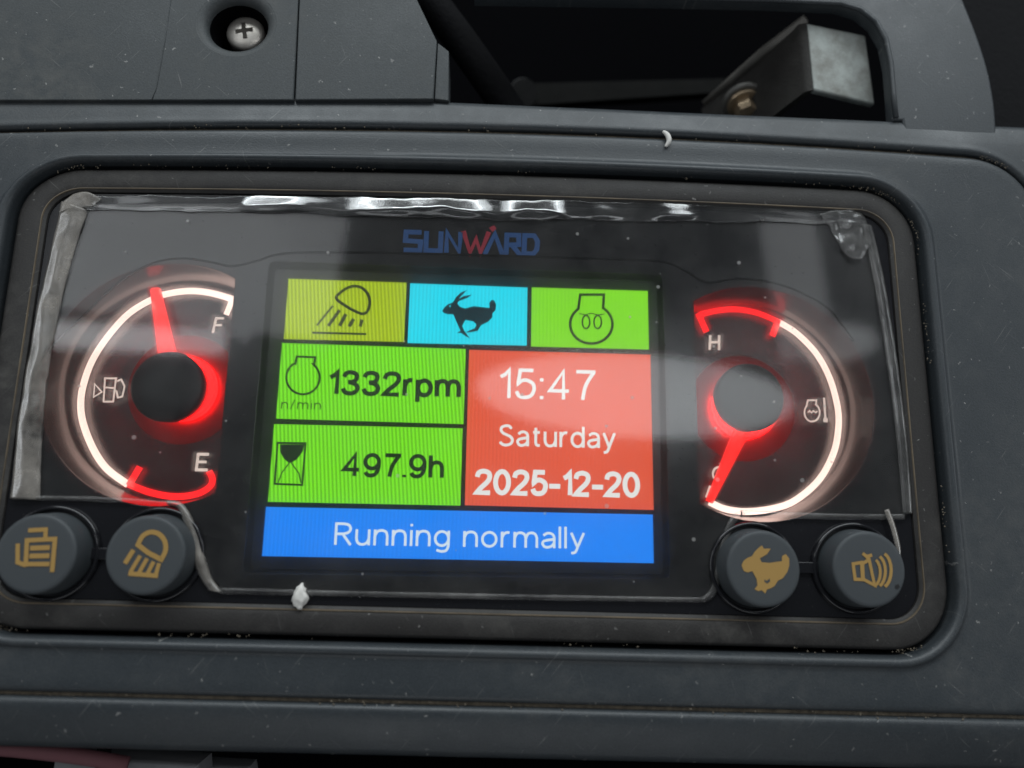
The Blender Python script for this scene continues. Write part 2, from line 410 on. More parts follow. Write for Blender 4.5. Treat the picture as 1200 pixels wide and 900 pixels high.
M = dict(
    console=plastic('console_plastic', (0.033, 0.039, 0.044), rough=0.46, specks=0.5, spec=0.5, dust=0.35),
    cover=plastic('cover_plastic', (0.042, 0.048, 0.051), rough=0.55, dust=0.5, specks=0.55),
    bezel=plastic('bezel_plastic', (0.024, 0.022, 0.021), rough=0.55, dust=0.6, specks=0.4),
    face=glossy_black('gloss_black', (0.010, 0.010, 0.012, 1), rough=0.10),
    dial=simple('dial_black', (0.014, 0.012, 0.014, 1), rough=0.22, spec=0.5),
    wall=glossy_black('dial_wall', (0.012, 0.011, 0.011, 1), rough=0.14, spec=1.0),
    cap=simple('hub_cap_black', (0.012, 0.012, 0.013, 1), rough=0.45),
    button=simple('button_rubber', (0.045, 0.052, 0.057, 1), rough=0.55, var=0.3, vscale=500, col2=(0.05, 0.055, 0.06, 1), bump=0.1, bscale=5000),
    amber=simple('amber_print', (0.36, 0.215, 0.06, 1), rough=0.5, var=0.3, vscale=900, col2=(0.36, 0.22, 0.06, 1)),
    white=emit('lit_white_print', (1.0, 0.68, 0.58, 1), 2.0),
    white_dim=emit('lit_white_letter', (0.95, 0.78, 0.68, 1), 0.95),
    red=emit('lit_red_print', (1.0, 0.010, 0.012, 1), 2.0),
    needle=emit('needle_red', (1.0, 0.018, 0.014, 1), 1.6),
    skirt=emit('hub_light_red', (1.0, 0.004, 0.004, 1), 7.5),
    skirt_plastic=simple('red_skirt_plastic', (0.26, 0.006, 0.006, 1), rough=0.5, spec=0.15),
    lcd=simple('lcd_black', (0.006, 0.007, 0.010, 1), rough=0.2),
    olive=emit('lcd_olive', rgb(160, 186, 22), 1.08, 0.30, lean=0.10),
    cyan=emit('lcd_cyan', rgb(30, 214, 236), 1.08, 0.11),
    green=emit('lcd_green', rgb(112, 214, 26), 1.08, 0.34, lean=0.10),
    green2=emit('lcd_green_pale', rgb(126, 216, 34), 1.08, 0.12),
    orange=emit('lcd_orange', rgb(222, 84, 54), 1.08, 0.11),
    blue=emit('lcd_blue', rgb(22, 130, 244), 1.08, 0.08),
    ink=simple('lcd_ink', (0.004, 0.020, 0.012, 1), rough=0.3),
    inkg=simple('lcd_ink_grey', (0.10, 0.12, 0.06, 1), rough=0.4),
    inkn=simple('lcd_ink_navy', (0.003, 0.018, 0.035, 1), rough=0.3),
    paper=emit('lcd_white', (0.90, 0.93, 0.90, 1), 0.92),
    paperb=emit('lcd_white_blue', (0.74, 0.88, 0.98, 1), 0.92),
    logob=simple('logo_blue', (0.04, 0.20, 0.60, 1), rough=0.3),
    logor=simple('logo_red', (0.85, 0.04, 0.09, 1), rough=0.3),
    film=film_mat('clear_film', 0.026, rough=0.045, ior=1.45, speck=0.22, haze=0.16, wrinkle=0.012, wscale=45.0),
    fold=film_mat('film_fold', 0.035, rough=0.13, ior=1.52, wrinkle=0.16, wscale=60.0),
    crumple=film_mat('film_crumple', 0.07, rough=0.14, ior=1.30, wrinkle=0.06, wscale=100.0),
    edge=film_mat('film_edge', 0.10, rough=0.15, ior=1.35, wrinkle=0.05),
    milky=film_mat('film_milky', 0.62, milkcol=(0.46, 0.42, 0.375, 1), rough=0.26, ior=1.42, wrinkle=0.14, wscale=200.0),
    steel=simple('zinc_steel', (0.40, 0.43, 0.41, 1), rough=0.5, metal=0.35, var=0.55, vscale=240, col2=(0.15, 0.14, 0.12, 1), bump=0.12),
    steel_edge=simple('cut_steel', (0.30, 0.29, 0.27, 1), rough=0.5, metal=0.7, var=0.5, vscale=300, bump=0.3),
    edge_steel=simple('pale_edge_steel', (0.17, 0.16, 0.145, 1), rough=0.5, metal=0.2, var=0.4, vscale=260, bump=0.2),  # bright edge strip against the arm's painted shade
    shaded_grime=simple('shaded_grimy_steel', (0.030, 0.028, 0.025, 1), rough=0.7, metal=0.2, var=0.6, vscale=200, col2=(0.012, 0.010, 0.009, 1), bump=0.3),  # bracket arm: grime, plus its shade darkened into the colour
    screw=simple('screw_steel', (0.62, 0.58, 0.53, 1), rough=0.36, metal=0.65, var=0.25, vscale=500, col2=(0.34, 0.30, 0.25, 1)),
    brass=simple('bolt_yellow_zinc', (0.55, 0.42, 0.28, 1), rough=0.4, metal=0.7, var=0.5, vscale=500),
    black=simple('black_rubber', (0.006, 0.006, 0.007, 1), rough=0.8, spec=0.12, bump=0.5, bscale=700),
    void=simple('shade_base', (0.003, 0.003, 0.0035, 1), rough=0.9, spec=0.0, bump=0.6, bscale=500),  # near-black colour stands in for shade in cavity, gap and recess
    pale=simple('pale_grey_paint', (0.24, 0.24, 0.25, 1), rough=0.6, var=0.2),
    redreflect=simple('dull_red_reflection', (0.16, 0.06, 0.07, 1), rough=0.7),
    lint=simple('white_lint', (0.75, 0.73, 0.69, 1), rough=0.9, var=0.3, col2=(0.5, 0.48, 0.45, 1)),
    dirt=simple('groove_dirt', (0.20, 0.165, 0.12, 1), rough=0.95, var=0.6, vscale=900, col2=(0.04, 0.035, 0.03, 1)),
)
Z_FACE, Z_FILM, Z_DIAL, Z_CONS = 2.0, 2.45, -6.0, 4.6

# ------------------------------------------------------------------ setting: what lies under the console
floor = mesh_obj('cab_floor', [(-500, -400, -60), (500, -400, -60), (500, 400, -60), (-500, 400, -60)], [(0, 1, 2, 3)], M['void'])
tag(floor, kind='structure')

# ------------------------------------------------------------------ console with the opening of the cluster
IN = dict(x0=-84.6, x1=88.6, y0=-39.9, y1=48.6)
OUT = dict(x0=-116, x1=113.0, y0=-49.0, y1=56.2)
console = empty('dashboard_console', (0, 0, -10), 'dark grey moulded plastic dashboard console framing the instrument cluster', 'console')
def warp(x, y):
    """the console's long edges are slightly bowed"""
    if y >= 0: return (x, y - 0.0003 * (x - 35) ** 2 * (y / 56) ** 2)
    return (x, y - 0.018 * x * (-y / 49))
def rr_long(x0, x1, y0, y1, r, n=10, m=14):
    c = rrect(x0, x1, y0, y1, r, n); out = []
    for i, p in enumerate(c):
        out.append(p); q = c[(i + 1) % len(c)]
        if i % (n + 1) == n:
            for k in range(1, m): out.append((p[0] + (q[0] - p[0]) * k / m, p[1] + (q[1] - p[1]) * k / m))
    return out
def ring(b, off, r, z): return [(*warp(x, y), z) for x, y in rr_long(b['x0'] - off, b['x1'] + off, b['y0'] - off, b['y1'] + off, r + off)]
rings = [ring(IN, 0.0, 12, -4), ring(IN, 0.0, 12, Z_CONS - 1.0)]
for k in range(1, 13):
    a = math.pi * 0.80 * k / 12
    rings.append(ring(IN, 1.0 * (1 - math.cos(a)), 12, Z_CONS - 1.0 + 1.35 * math.sin(a)))
rings.append(ring(IN, 2.6, 12, Z_CONS - 0.30)); rings.append(ring(IN, 4.2, 12, Z_CONS - 0.30))
rings.append(ring(OUT, -2.6, 13, Z_CONS - 0.30))
for k in range(0, 5):
    a = math.pi / 2 * k / 4
    rings.append(ring(OUT, -1.3 + 1.2 * math.sin(a), 13, Z_CONS - 0.34 - 1.2 * (1 - math.cos(a))))
rings.append(ring(OUT, -0.1, 13, 1.6))
frame = loft('cluster_surround', rings, M['console'], console, 50)
# outer shell: from the groove outwards
def quad_ring(corners, r, z, n=10):
    out = []
    cs = [Vector(c) for c in corners]             # top right, top left, bottom left, bottom right
    for i, c in enumerate(cs):
        p, q = (cs[i - 1] - c).normalized(), (cs[(i + 1) % 4] - c).normalized()
        a, b = c + p * r, c + q * r
        for k in range(n + 1):
            t = k / n
            v = (1 - t) ** 2 * a + 2 * t * (1 - t) * c + t * t * b
            out.append((v.x, v.y, z))
        nxt = cs[(i + 1) % 4]; b2 = nxt + (c - nxt).normalized() * r
        for k in range(1, 14): v = b.lerp(b2, k / 14); out.append((v.x, v.y, z))
    return out
tl = at(-60, 117.5, 3.2); tm = at(525, 120, 3.2); tr = at(1060, 148, 3.2)
yT0, yT1 = 62.6, 63.0
bl = at(0, 879, 1.2); br = at(1200, 908, 1.2)
sl = (br.y - bl.y) / (br.x - bl.x)
def outq(off, z, r=2.0):
    L_, R_ = -140 - off, 150 + off
    return quad_ring([(R_, yT1 + off), (L_, yT0 + off), (L_, bl.y + sl * (L_ - bl.x) - off), (R_, br.y + sl * (R_ - br.x) - off)], r, z)
def outz(off, low=False):
    """outer edge of the shell: level along the top, falling away along the bottom"""
    q = outq(off, 0.0); e = {-1.6: 0.0, -0.7: 0.35, -0.2: 1.0, 0.1: 2.0}[off]
    return [(x, y, -14 if low else (3.5 - e if y > 0 else 1.2 - 1.6 * e)) for x, y, z in q]
rings = [ring(OUT, 0.55, 13, 1.6), ring(OUT, 0.55, 13, Z_CONS - 1.4)]
for k in range(1, 5):
    a = math.pi / 2 * k / 4
    rings.append(ring(OUT, 0.55 + 1.0 * (1 - math.cos(a)), 13, Z_CONS - 1.4 + 1.0 * math.sin(a)))
rings.append(ring(OUT, 2.2, 13, Z_CONS - 0.55)); rings.append(ring(OUT, 3.2, 13, Z_CONS - 0.75))
rings.append(outz(-1.6)); rings.append(outz(-0.7)); rings.append(outz(-0.2)); rings.append(outz(0.1, True))
shell = loft('console_shell', rings, M['console'], console, 45)
gb = loft('groove_floor', [ring(OUT, -0.6, 13, 2.7), ring(OUT, 1.0, 13, 2.7)], M['dirt'], console, 40)
# crumbs of dirt caught along the grooves
bms = []
def crumb(c, s):
    V = [Vector(c) + Vector((random.uniform(.5, 1) * s * dx, random.uniform(.5, 1) * s * dy, random.uniform(.4, 1) * s * dz)) for dx, dy, dz in
         ((1, 0, 0), (0, 1, 0), (-1, 0, 0), (0, -1, 0), (0, 0, 1), (0, 0, -1))]
    return V, [(0, 1, 4), (1, 2, 4), (2, 3, 4), (3, 0, 4), (1, 0, 5), (2, 1, 5), (3, 2, 5), (0, 3, 5)]
for k in range(1500):
    b, o, r, z = random.choice(((OUT, 0.1, 13, 3.9), (OUT, 0.55, 13, 4.0), (IN, -0.75, 12, 3.35), (IN, -0.55, 12, 3.6)))
    rp = ring(b, o + random.uniform(-.25, .25), r, z)
    i = random.randrange(len(rp)); p, q = Vector(rp[i]), Vector(rp[(i + 1) % len(rp)])
    t = random.random(); c = p.lerp(q, t)
    if noise.noise(c * 0.09) < -0.05: continue
    bms.append(crumb(c, random.choice((0.10, 0.13, 0.17, 0.24))))
cr = join_bm('groove_crumbs', bms, M['dirt'], console); tag(cr, kind='stuff')

# right-hand frame round the bracket cavity
fp = [(556, -60), (1112, -60)] + [(v.x, v.y) for v in spline([Vector((x, y, 0)) for x, y in ((1128, -10), (1146, 35), (1160, 78), (1168, 120), (1171, 163))], 5)] + [(1062, 152), (1060, 139), (1049, 139)]
fp2 = spline([(1047.5, 110), (1044, 72), (1037, 42), (1020, 20), (992, 7)], 5)if False else [(1047, 110), (1044, 75), (1038, 46), (1026, 25), (1008, 11), (985, 4), (900, 0), (760, -3), (556, -6)]
cav = plate('cavity_frame', [[at(x, y, 4.2).to_2d() for x, y in fp + fp2]], 0.6, 3.6, M['console'], console, 0.5)
cavlip = join_bm('cavity_lip', [tube([at(x, y, 3.7) for x, y in [(1050, 138)] + fp2], 0.55, 8)], M['console'], console, True)

# ------------------------------------------------------------------ cover plates top left with their screw hole
cover = empty('cover_panel', (-60, 75, 0), 'dusty grey plastic cover panel with seams and a recessed screw', 'cover panel')
ZC = 4.4
hc = at(277, 27, ZC)
hole = [(hc.x + 6.0 * math.cos(2 * math.pi * k / 40), hc.y + 5.6 * math.sin(2 * math.pi * k / 40)) for k in range(40)]
hole_w = [(hc.x + (x - hc.x) * 1.26, hc.y + (y - hc.y) * 1.26) for x, y in hole]
def pl(pts, z): return [at(x, y, z).to_2d() for x, y in pts]
plate('panel', [pl([(-80, -60), (352, -60), (349.5, 0), (344, 117), (-80, 117.5)], ZC), hole_w], 1.2, ZC, M['cover'], cover, 0.25)
plate('panel', [pl([(353.5, -60), (470, -60), (489, 0), (512, 48), (508, 116), (345.6, 117)], ZC)], 1.2, ZC, M['cover'], cover, 0.25)
plate('end_flange', [pl([(513, 50), (526, 60), (526, 118), (509, 116)], ZC - .5)], -6, ZC - .5, M['cover'], cover, 0.2)
# moulded-in seam lines and the cup of the screw hole
n = 40
cup = [[(hc.x + (x - hc.x) * .985, hc.y + (y - hc.y) * .985, ZC - 1.5) for x, y in hole]]
for s, z in ((0.95, 2.2), (0.90, 1.0), (0.78, -2.2), (0.72, -3.6)):
    cup.append([(hc.x + (x - hc.x) * s, hc.y + (y - hc.y) * s, z) for x, y in hole])
rim = []
for k in range(10):
    a = math.pi / 2 * k / 9
    q = 1.30 - 0.34 * math.sin(a); d = 1.9 * (1 - math.cos(a))
    rim.append([(hc.x + (x - hc.x) * q, hc.y + (y - hc.y) * q, ZC - 0.02 - d) for x, y in hole])
loft('hole_rim', rim, M['cover'], cover, 80)
loft('screw_recess', cup, M['void'], cover, 60, close=True)
join_bm('seam', [tube([at(x, y, ZC + 0.02) for x, y in ((203, -20), (192, 55), (183, 104), (178, 117))], 0.10, 6)], M['cover'], cover, True)
sc_c = at(286.5, 36.5, 0.2)
screw = empty('cross_head_screw', (sc_c.x, sc_c.y, -3), 'worn silver cross-head screw sunk in the cover panel', 'screw')
prof = [(3.55, -2.6), (3.6, -0.6)] + [(3.6 * math.cos(a), -0.6 + 1.1 * math.sin(a)) for a in [math.radians(d) for d in (15, 30, 45, 60, 72)]] + [(0.6, 0.48)]
prof = [(r_ * 1.06, z_) for r_, z_ in prof]
lathe('screw_head', sc_c, prof, M['screw'], screw, 40)
# cross recess: flush plate with the slot's shade put into its dark colour
cr_pts = []
for k in range(4):
    a = math.radians(12 + 90 * k)
    u, v = Vector((math.cos(a), math.sin(a))), Vector((-math.sin(a), math.cos(a)))
    for s, t in ((0.52, -0.42), (1.75, -0.42), (1.75, 0.42), (0.52, 0.42)):
        cr_pts.append((sc_c.x + u.x * s + v.x * t, sc_c.y + u.y * s + v.y * t))
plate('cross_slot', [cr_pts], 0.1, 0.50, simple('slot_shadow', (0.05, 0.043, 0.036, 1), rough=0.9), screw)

# ------------------------------------------------------------------ bracket, bolt, hose and linkage in the cavity
br_ = empty('steel_bracket', at(930, 90, -20), 'bent galvanised steel bracket with dark stains in the cavity', 'bracket')
TLb, TRb, BRb, BLb = at(943, 26, 0.5), at(1015, 41, 0.0), at(1026, 123, -2.5), at(951, 105, -1.5)
W1 = BLb - TLb
P2 = at(829, 128, -26)
nrm = (TRb - TLb).cross(W1).normalized()
if nrm.z < 0: nrm = -nrm
def slab(a, b, c, d, nv, t):
    V = [a, b, c, d] + [p - nv * t for p in (a, b, c, d)]
    return V, [(0, 1, 2, 3), (7, 6, 5, 4), (0, 4, 5, 1), (1, 5, 6, 2), (2, 6, 7, 3), (3, 7, 4, 0)]
V, F = slab(TLb + (TRb - TLb) * .03, TRb, BRb, BLb + (BRb - BLb) * .03, nrm, 1.9)
tab = mesh_obj('tab', V, F, M['steel'], br_)
bv = tab.modifiers.new('bevel', 'BEVEL'); bv.width = 0.0005; bv.segments = 3
# bend and arm
na = (P2 - TLb).cross(W1).normalized()
if na.x > 0: na = -na
prof = []
for k in range(6):
    a = k / 5
    n_ = (nrm * (1 - a) + na * a).normalized()
    prof.append(n_)
Vb = []; c0 = TLb - nrm * 1.9 + (TRb - TLb) * .03
c1 = BLb - nrm * 1.9 + (BRb - BLb) * .03
for n_ in prof:
    Vb += [c0 + n_ * 1.9, c1 + n_ * 1.9, c0 + n_ * 0.05, c1 + n_ * 0.05]
Vb += [P2 + na * 1.9, P2 + W1 * 1.0 + na * 1.9, P2, P2 + W1 * 1.0]
Fb = []
for i in range(len(prof)):
    a = 4 * i; b = a + 4
    Fb += [(a, a + 1, b + 1, b), (a + 2, b + 2, b + 3, a + 3), (a, b, b + 2, a + 2), (a + 1, a + 3, b + 3, b + 1)]
Fb += [(len(Vb) - 4, len(Vb) - 3, len(Vb) - 1, len(Vb) - 2)]
arm = mesh_obj('arm', Vb, Fb, M['shaded_grime'], br_); auto_smooth(arm, 35)
ed = [TLb - nrm * 0.9 + Vector((0.3, 0.4, 0)), TLb.lerp(P2, 0.35) + na * 1.0 + Vector((0, .4, 0)), TLb.lerp(P2, 0.7) + na * 1.0 + Vector((0, .4, 0)), P2 + na * 1.0 + Vector((0, .4, 0))]
ed = [p + Vector((0, .35, .9)) for p in ed]
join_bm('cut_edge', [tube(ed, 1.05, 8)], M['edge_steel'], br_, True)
bolt = empty('mounting_bolt', at(876, 120, -14), 'yellowed bolt with washer under the arm of the steel bracket', 'bolt')
ax = Vector((0.05, -0.93, 0.36)).normalized()
bc = at(871, 119, -15.5)
def axial(name, c, prof, mat, parent, n=24):
    u = ax.cross(Vector((1, 0, 0))).normalized(); v = ax.cross(u)
    rg = [[tuple(c + ax * h + (u * math.cos(2 * math.pi * k / n) + v * math.sin(2 * math.pi * k / n)) * r) for k in range(n)] for r, h in prof]
    return loft(name, rg, mat, parent, 35, close=True)
axial('washer', bc, [(2.2, -1.0), (4.6, -0.8), (4.8, -0.4), (4.8, 0.1), (4.5, 0.4), (2.0, 0.5)], M['steel_edge'], bolt)
axial('spring_washer', bc, [(2.0, 0.4), (3.7, 0.55), (3.8, 0.9), (3.6, 1.3), (2.0, 1.4)], M['brass'], bolt)
axial('bolt_head', bc, [(2.0, 1.2), (2.5, 1.4), (2.5, 3.8), (2.2, 4.3), (0.6, 4.4)], M['brass'], bolt, 6)
hose = join_bm('rubber_hose', [tube(spline([at(470, -60, -6), at(505, 0, -8), at(545, 55, -11), at(585, 112, -14), at(610, 150, -17)], 8), 3.6, 16)], M['black'], None, True)
tag(hose, 'black rubber hose running down beside the cover panel end', 'hose')
lk = empty('linkage_bar', at(720, 108, -40), 'thin dull grey bar lying deep in the dark cavity', 'bar')
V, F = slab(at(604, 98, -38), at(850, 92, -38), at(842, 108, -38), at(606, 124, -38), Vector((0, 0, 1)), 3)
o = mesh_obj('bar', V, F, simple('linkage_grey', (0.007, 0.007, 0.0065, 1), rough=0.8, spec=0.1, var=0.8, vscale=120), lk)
V, F = tube([at(612, 108, -37), at(614, 109, -33)], 3.5, 14); join_bm('pivot', [(V, F)], simple('linkage_pivot', (0.03, 0.03, 0.03, 1), rough=0.6, var=0.7, vscale=300), lk)

# rubber matting to the right
mat_ = plate('rubber_mat', [pl([(1100, -120), (1420, -120), (1420, 175), (1150, 175)], -6)], -14, -6, M['black'], None, 0.6)
tag(mat_, 'black textured rubber mat beyond the console corner', 'mat')

# ------------------------------------------------------------------ things glimpsed under the lower edge
gp = plate('grey_trim', [pl([(64, 884), (232, 896), (236, 960), (50, 960)], -12)], -20, -12, M['pale'], None, 0.8)
tag(gp, 'pale grey painted trim glimpsed below the console edge', 'trim')
gp2 = plate('grey_trim', [pl([(176, 893), (292, 899), (300, 960), (172, 960)], -24)], -30, -24, M['pale'], None, 0.8)
tag(gp2, 'lower pale grey trim behind the black cable below the console', 'trim')
cb = join_bm('black_cable', [tube(spline([at(115, 960, -8), at(120, 905, -9), at(122, 880, -10), at(126, 850, -14)], 6), 1.2, 12)], M['black'], None, True)
tag(cb, 'short black cable crossing the pale grey trim', 'cable')
rd = join_bm('red_reflection_rod', [tube(spline([at(-60, 872, -4), at(20, 878, -4), at(90, 886, -4.4), at(150, 896, -6)], 8), 1.3, 14)], M['redreflect'], None, True)  # added rod in place of the reddish reflection on the shell edge
tag(rd, 'dull red rod standing in for a reflection along the lower console edge', 'rod')

# ------------------------------------------------------------------ instrument cluster
cl = empty('instrument_cluster', (2, 4, -8), 'instrument cluster with colour screen, two red-lit gauges and four round buttons', 'instrument cluster')
GAP = 0.9
FB = dict(x0=IN['x0'] + GAP, x1=IN['x1'] - GAP, y0=IN['y0'] + GAP, y1=IN['y1'] - GAP)
rings = []
for off, z in ((0, -4), (0, 2.4), (-0.25, 2.9), (-0.7, 3.1), (-3.4, 3.0), (-4.6, 2.75), (-5.0, 2.4), (-5.1, 1.2)):
    rings.append(ring(FB, off, 11, z))
loft('bezel', rings, M['bezel'], cl, 40)
loft('edge_highlight', [ring(FB, o_, 11, z_) for o_, z_ in ((-4.15, 2.80), (-4.25, 2.98), (-4.4, 2.98), (-4.5, 2.72))], simple('highlight_brown', (0.15, 0.115, 0.075, 1), rough=0.5, var=0.6, vscale=120, col2=(0.03, 0.026, 0.022, 1)), cl, 60)  # bezel step, its edge highlight put into the brown colour
loft('seal_gap', [ring(IN, 0.3, 12, 0.2), ring(IN, -1.4, 12, 0.2)], M['void'], cl)

# openings of the face plate
def gauge_loop(c, r, xcut, side, n=56):
    """D-shaped opening: circle cut by a straight edge on the side of the screen"""
    out = []
    h = abs(xcut - c[0]); a = math.acos(h / r)
    a0, a1 = (a, 2 * math.pi - a) if side < 0 else (-(math.pi - a), math.pi - a)
    if side < 0:
        for k in range(n + 1):
            t = a0 + (a1 - a0) * k / n; out.append((c[0] + r * math.cos(t), c[1] + r * math.sin(t)))
    else:
        for k in range(n + 1):
            t = a0 + (a1 - a0) * k / n; out.append((c[0] + r * math.cos(t), c[1] + r * math.sin(t)))
    return out
GL, GR = (-53.6, 5.0), (54.8, 4.1)
XL, XR = at(263, 460, Z_FACE).x, at(817, 470, Z_FACE).x
top_L, top_R = gauge_loop(GL, 22.3, XL, -1), gauge_loop(GR, 22.3, XR, 1)
bot_L, bot_R = gauge_loop(GL, 21.1, XL + 0.2, -1), gauge_loop(GR, 21.1, XR - 0.2, 1)
a_, b_ = at(318, 310, Z_FACE), at(776, 678, Z_FACE)
scr_hole = rrect(-37.4, 37.3, -28.4, 28.3, 1.2, 5)
face_out = [(x, y) for x, y, z in ring(FB, -5.0, 11, 0)]
plate('face_plate', [face_out, top_L, top_R, scr_hole], 0.6, Z_FACE, M['face'], cl, 0.18)
loft('screen_recess', [[(x, y, Z_FACE - 0.4) for x, y in scr_hole], [(x * 0.985, y * 0.985, -0.25) for x, y in scr_hole]], M['face'], cl)

# raised contour line moulded round the gauges and over the screen
cont = [(30, 470), (45, 430), (68, 398), (98, 370), (135, 335), (178, 309), (215, 303), (250, 308), (272, 312), (300, 306), (335, 297), (420, 296), (560, 299), (720, 304), (776, 307), (802, 317), (828, 331), (862, 327), (905, 331), (945, 346), (975, 366), (1000, 400)]
join_bm('contour_ridge', [tube(spline([at(x, y, Z_FACE) for x, y in cont], 6), 0.26, 6)], M['black'], cl, True)

def stroke_z(name, lst, z, mat, parent, f=None): return strokes(name, lst, z, mat, parent, f or (lambda x, y: (x, y)))
def gauge(name, c, bot, top, white, zones, ticks, needle, hub_px, rim_side):
    fc = mesh_obj(name, [(x, y, Z_DIAL) for x, y in bot], [tuple(range(len(bot)))], M['dial'], cl, tri=True)
    loft('dial_wall', [[(x, y, Z_FACE - 0.45) for x, y in top], [(x, y, Z_DIAL - 0.02) for x, y in bot]], M['wall'], fc, 60)
    z = Z_DIAL + 0.06
    join_bm('scale_arc', [ribbon([Vector((p.x, p.y, z)) for p in spline([at(x, y, z) for x, y in white], 8)], 8.2 * PXMM)], M['white'], fc)
    bm = [ribbon(spline([at(x, y, z + .02) for x, y in zn], 8), 7.6 * PXMM) for zn in zones]
    bm += [ribbon([at(x, y, z + .03 + .004 * k) for x, y in tk], 8 * PXMM) for k, tk in enumerate(ticks['red'])]
    join_bm('red_zone', bm, M['red'], fc)
    for tk in ticks['white']: join_bm('end_tick', [ribbon([at(x, y, z + .03) for x, y in tk], 7 * PXMM)], M['white'], fc)
    # hub: lit skirt on a stem, black cap on top
    hub = at(*hub_px, 1.3)
    hx = (hub.x, hub.y)
    lathe('hub_skirt', c, [(10.6, Z_DIAL + 0.03), (10.5, Z_DIAL + 0.12), (0.1, Z_DIAL + 0.13)], M['skirt_plastic'], fc, 56)
    lathe('hub_light', c, [(6.3, Z_DIAL + 0.1), (6.3, Z_DIAL + 1.3), (6.0, Z_DIAL + 1.6), (0.1, Z_DIAL + 1.65)], M['skirt'], fc, 48)
    lathe('hub_stem', c, [(4.6, Z_DIAL + 1.6), (4.6, -2.3), (0.1, -2.27)], M['cap'], fc, 40)
    lathe('hub_cap', hx, [(0.1, -2.25), (5.4, -2.25), (6.3, -1.9), (6.55, 0.6), (6.4, 1.0), (6.0, 1.25), (3.0, 1.35), (0.1, 1.36)], M['cap'], fc, 56)
    # needle: tapered bar with a ridge
    zt = -2.6
    (ax_, ay_), (bx_, by_), w0, w1 = needle
    A, B = at(ax_, ay_, zt), at(bx_, by_, zt)
    d = (B - A).normalized(); s = Vector((-d.y, d.x, 0))
    V = []
    for p, w_ in ((A, w0), (B, w1)):
        w_ *= PXMM
        V += [p - s * w_ / 2 - Vector((0, 0, .9)), p - s * w_ / 2, p + s * w_ * .1 + Vector((0, 0, .55)), p + s * w_ / 2, p + s * w_ / 2 - Vector((0, 0, .9))]
    F = [(k, (k + 1) % 5, 5 + (k + 1) % 5, 5 + k) for k in range(5)] + [(0, 1, 2, 3, 4), (9, 8, 7, 6, 5)]
    mesh_obj('needle', V, F, M['needle'], fc)
    return fc
whiteL = [(274, 351), (250, 344), (227, 341), (203, 343), (180, 350), (147, 371), (114, 412), (98, 450), (95, 483), (105, 517), (123, 547), (150, 568)]
redL = [(150, 567), (176, 577), (205, 582), (230, 579), (245, 571), (249, 562), (245, 552)]
fuel = gauge('fuel_gauge', GL, bot_L, top_L, whiteL, [redL], dict(red=[[(151, 569), (164, 547)]], white=[[(274, 347), (265, 369)]]),
             ((197, 425), (181, 338), 21, 11), (195, 452), 1)
whiteR = [(912, 377), (934, 391), (957, 415), (973, 445), (982, 480), (982, 507), (976, 533), (960, 562), (934, 585), (910, 595), (877, 599.5), (850, 596.5), (831, 588)]
redR = [(819, 369), (840, 364), (863, 362.5), (888, 367), (912, 377)]
temp = gauge('temperature_gauge', GR, bot_R, top_R, whiteR, [redR], dict(red=[[(818, 367), (828, 389)], [(912, 374), (905, 394)]], white=[]),
             ((872, 500), (832, 588), 19, 8), (880, 465), -1)
zp = Z_DIAL + 0.05
c7 = lambda x, y: (80 + x / 3, 300 + y / 3)
c8 = lambda x, y: (800 + x / 3, 320 + y / 3)
stroke_z('letter', [([(548, 219), (520, 219), (508, 271)], 3.2), ([(516, 243), (540, 243)], 3.0)], zp, M['white_dim'], fuel, c7)
stroke_z('letter', [([(495, 697), (457, 697), (450, 752), (490, 752)], 3.4), ([(453, 724), (486, 724)], 3.2)], zp, M['white_dim'], fuel, c7)
stroke_z('fuel_pump_symbol', [([(129, 430), (168, 430), (158, 512), (124, 512)], 2.2, True), ([(127, 462), (162, 464)], 2.0),
         ([(93, 450), (118, 478), (89, 496)], 1.8, True),
         ([(172, 440), (186, 434), (198, 458), (190, 494), (174, 498), (170, 476), (160, 472)], 2.2)], zp, M['white_dim'], fuel, c7)
stroke_z('letter', [([(97, 218), (95, 270)], 3.3), ([(128, 218), (128, 271)], 3.3), ([(96, 243), (128, 243)], 3.2)], zp, M['white_dim'], temp, c8)
arcC = [(128 + 22 * math.cos(math.radians(a)), 706 - 24 * math.sin(math.radians(a))) for a in range(60, 300, 20)]
stroke_z('letter', [(arcC, 2.6)], zp, M['white_dim'], temp, c8)
stroke_z('end_tick', [([(98, 748), (84, 790)], 4)], zp, M['white_dim'], temp, c8)
circ = [(455 + 27 * math.cos(math.radians(a)), 490 - 32 * math.sin(math.radians(a))) for a in range(60, -240, -15)]
stroke_z('coolant_symbol', [(circ + [(440, 447), (470, 447), (469, 462)], 2.2, True), ([(440, 490), (447, 484), (453, 491), (460, 484), (468, 491), (474, 485)], 1.6),
         ([(497, 438), (502, 515)], 2.8), ([(494, 516), (510, 518)], 5.5)], zp, M['white_dim'], temp, c8)

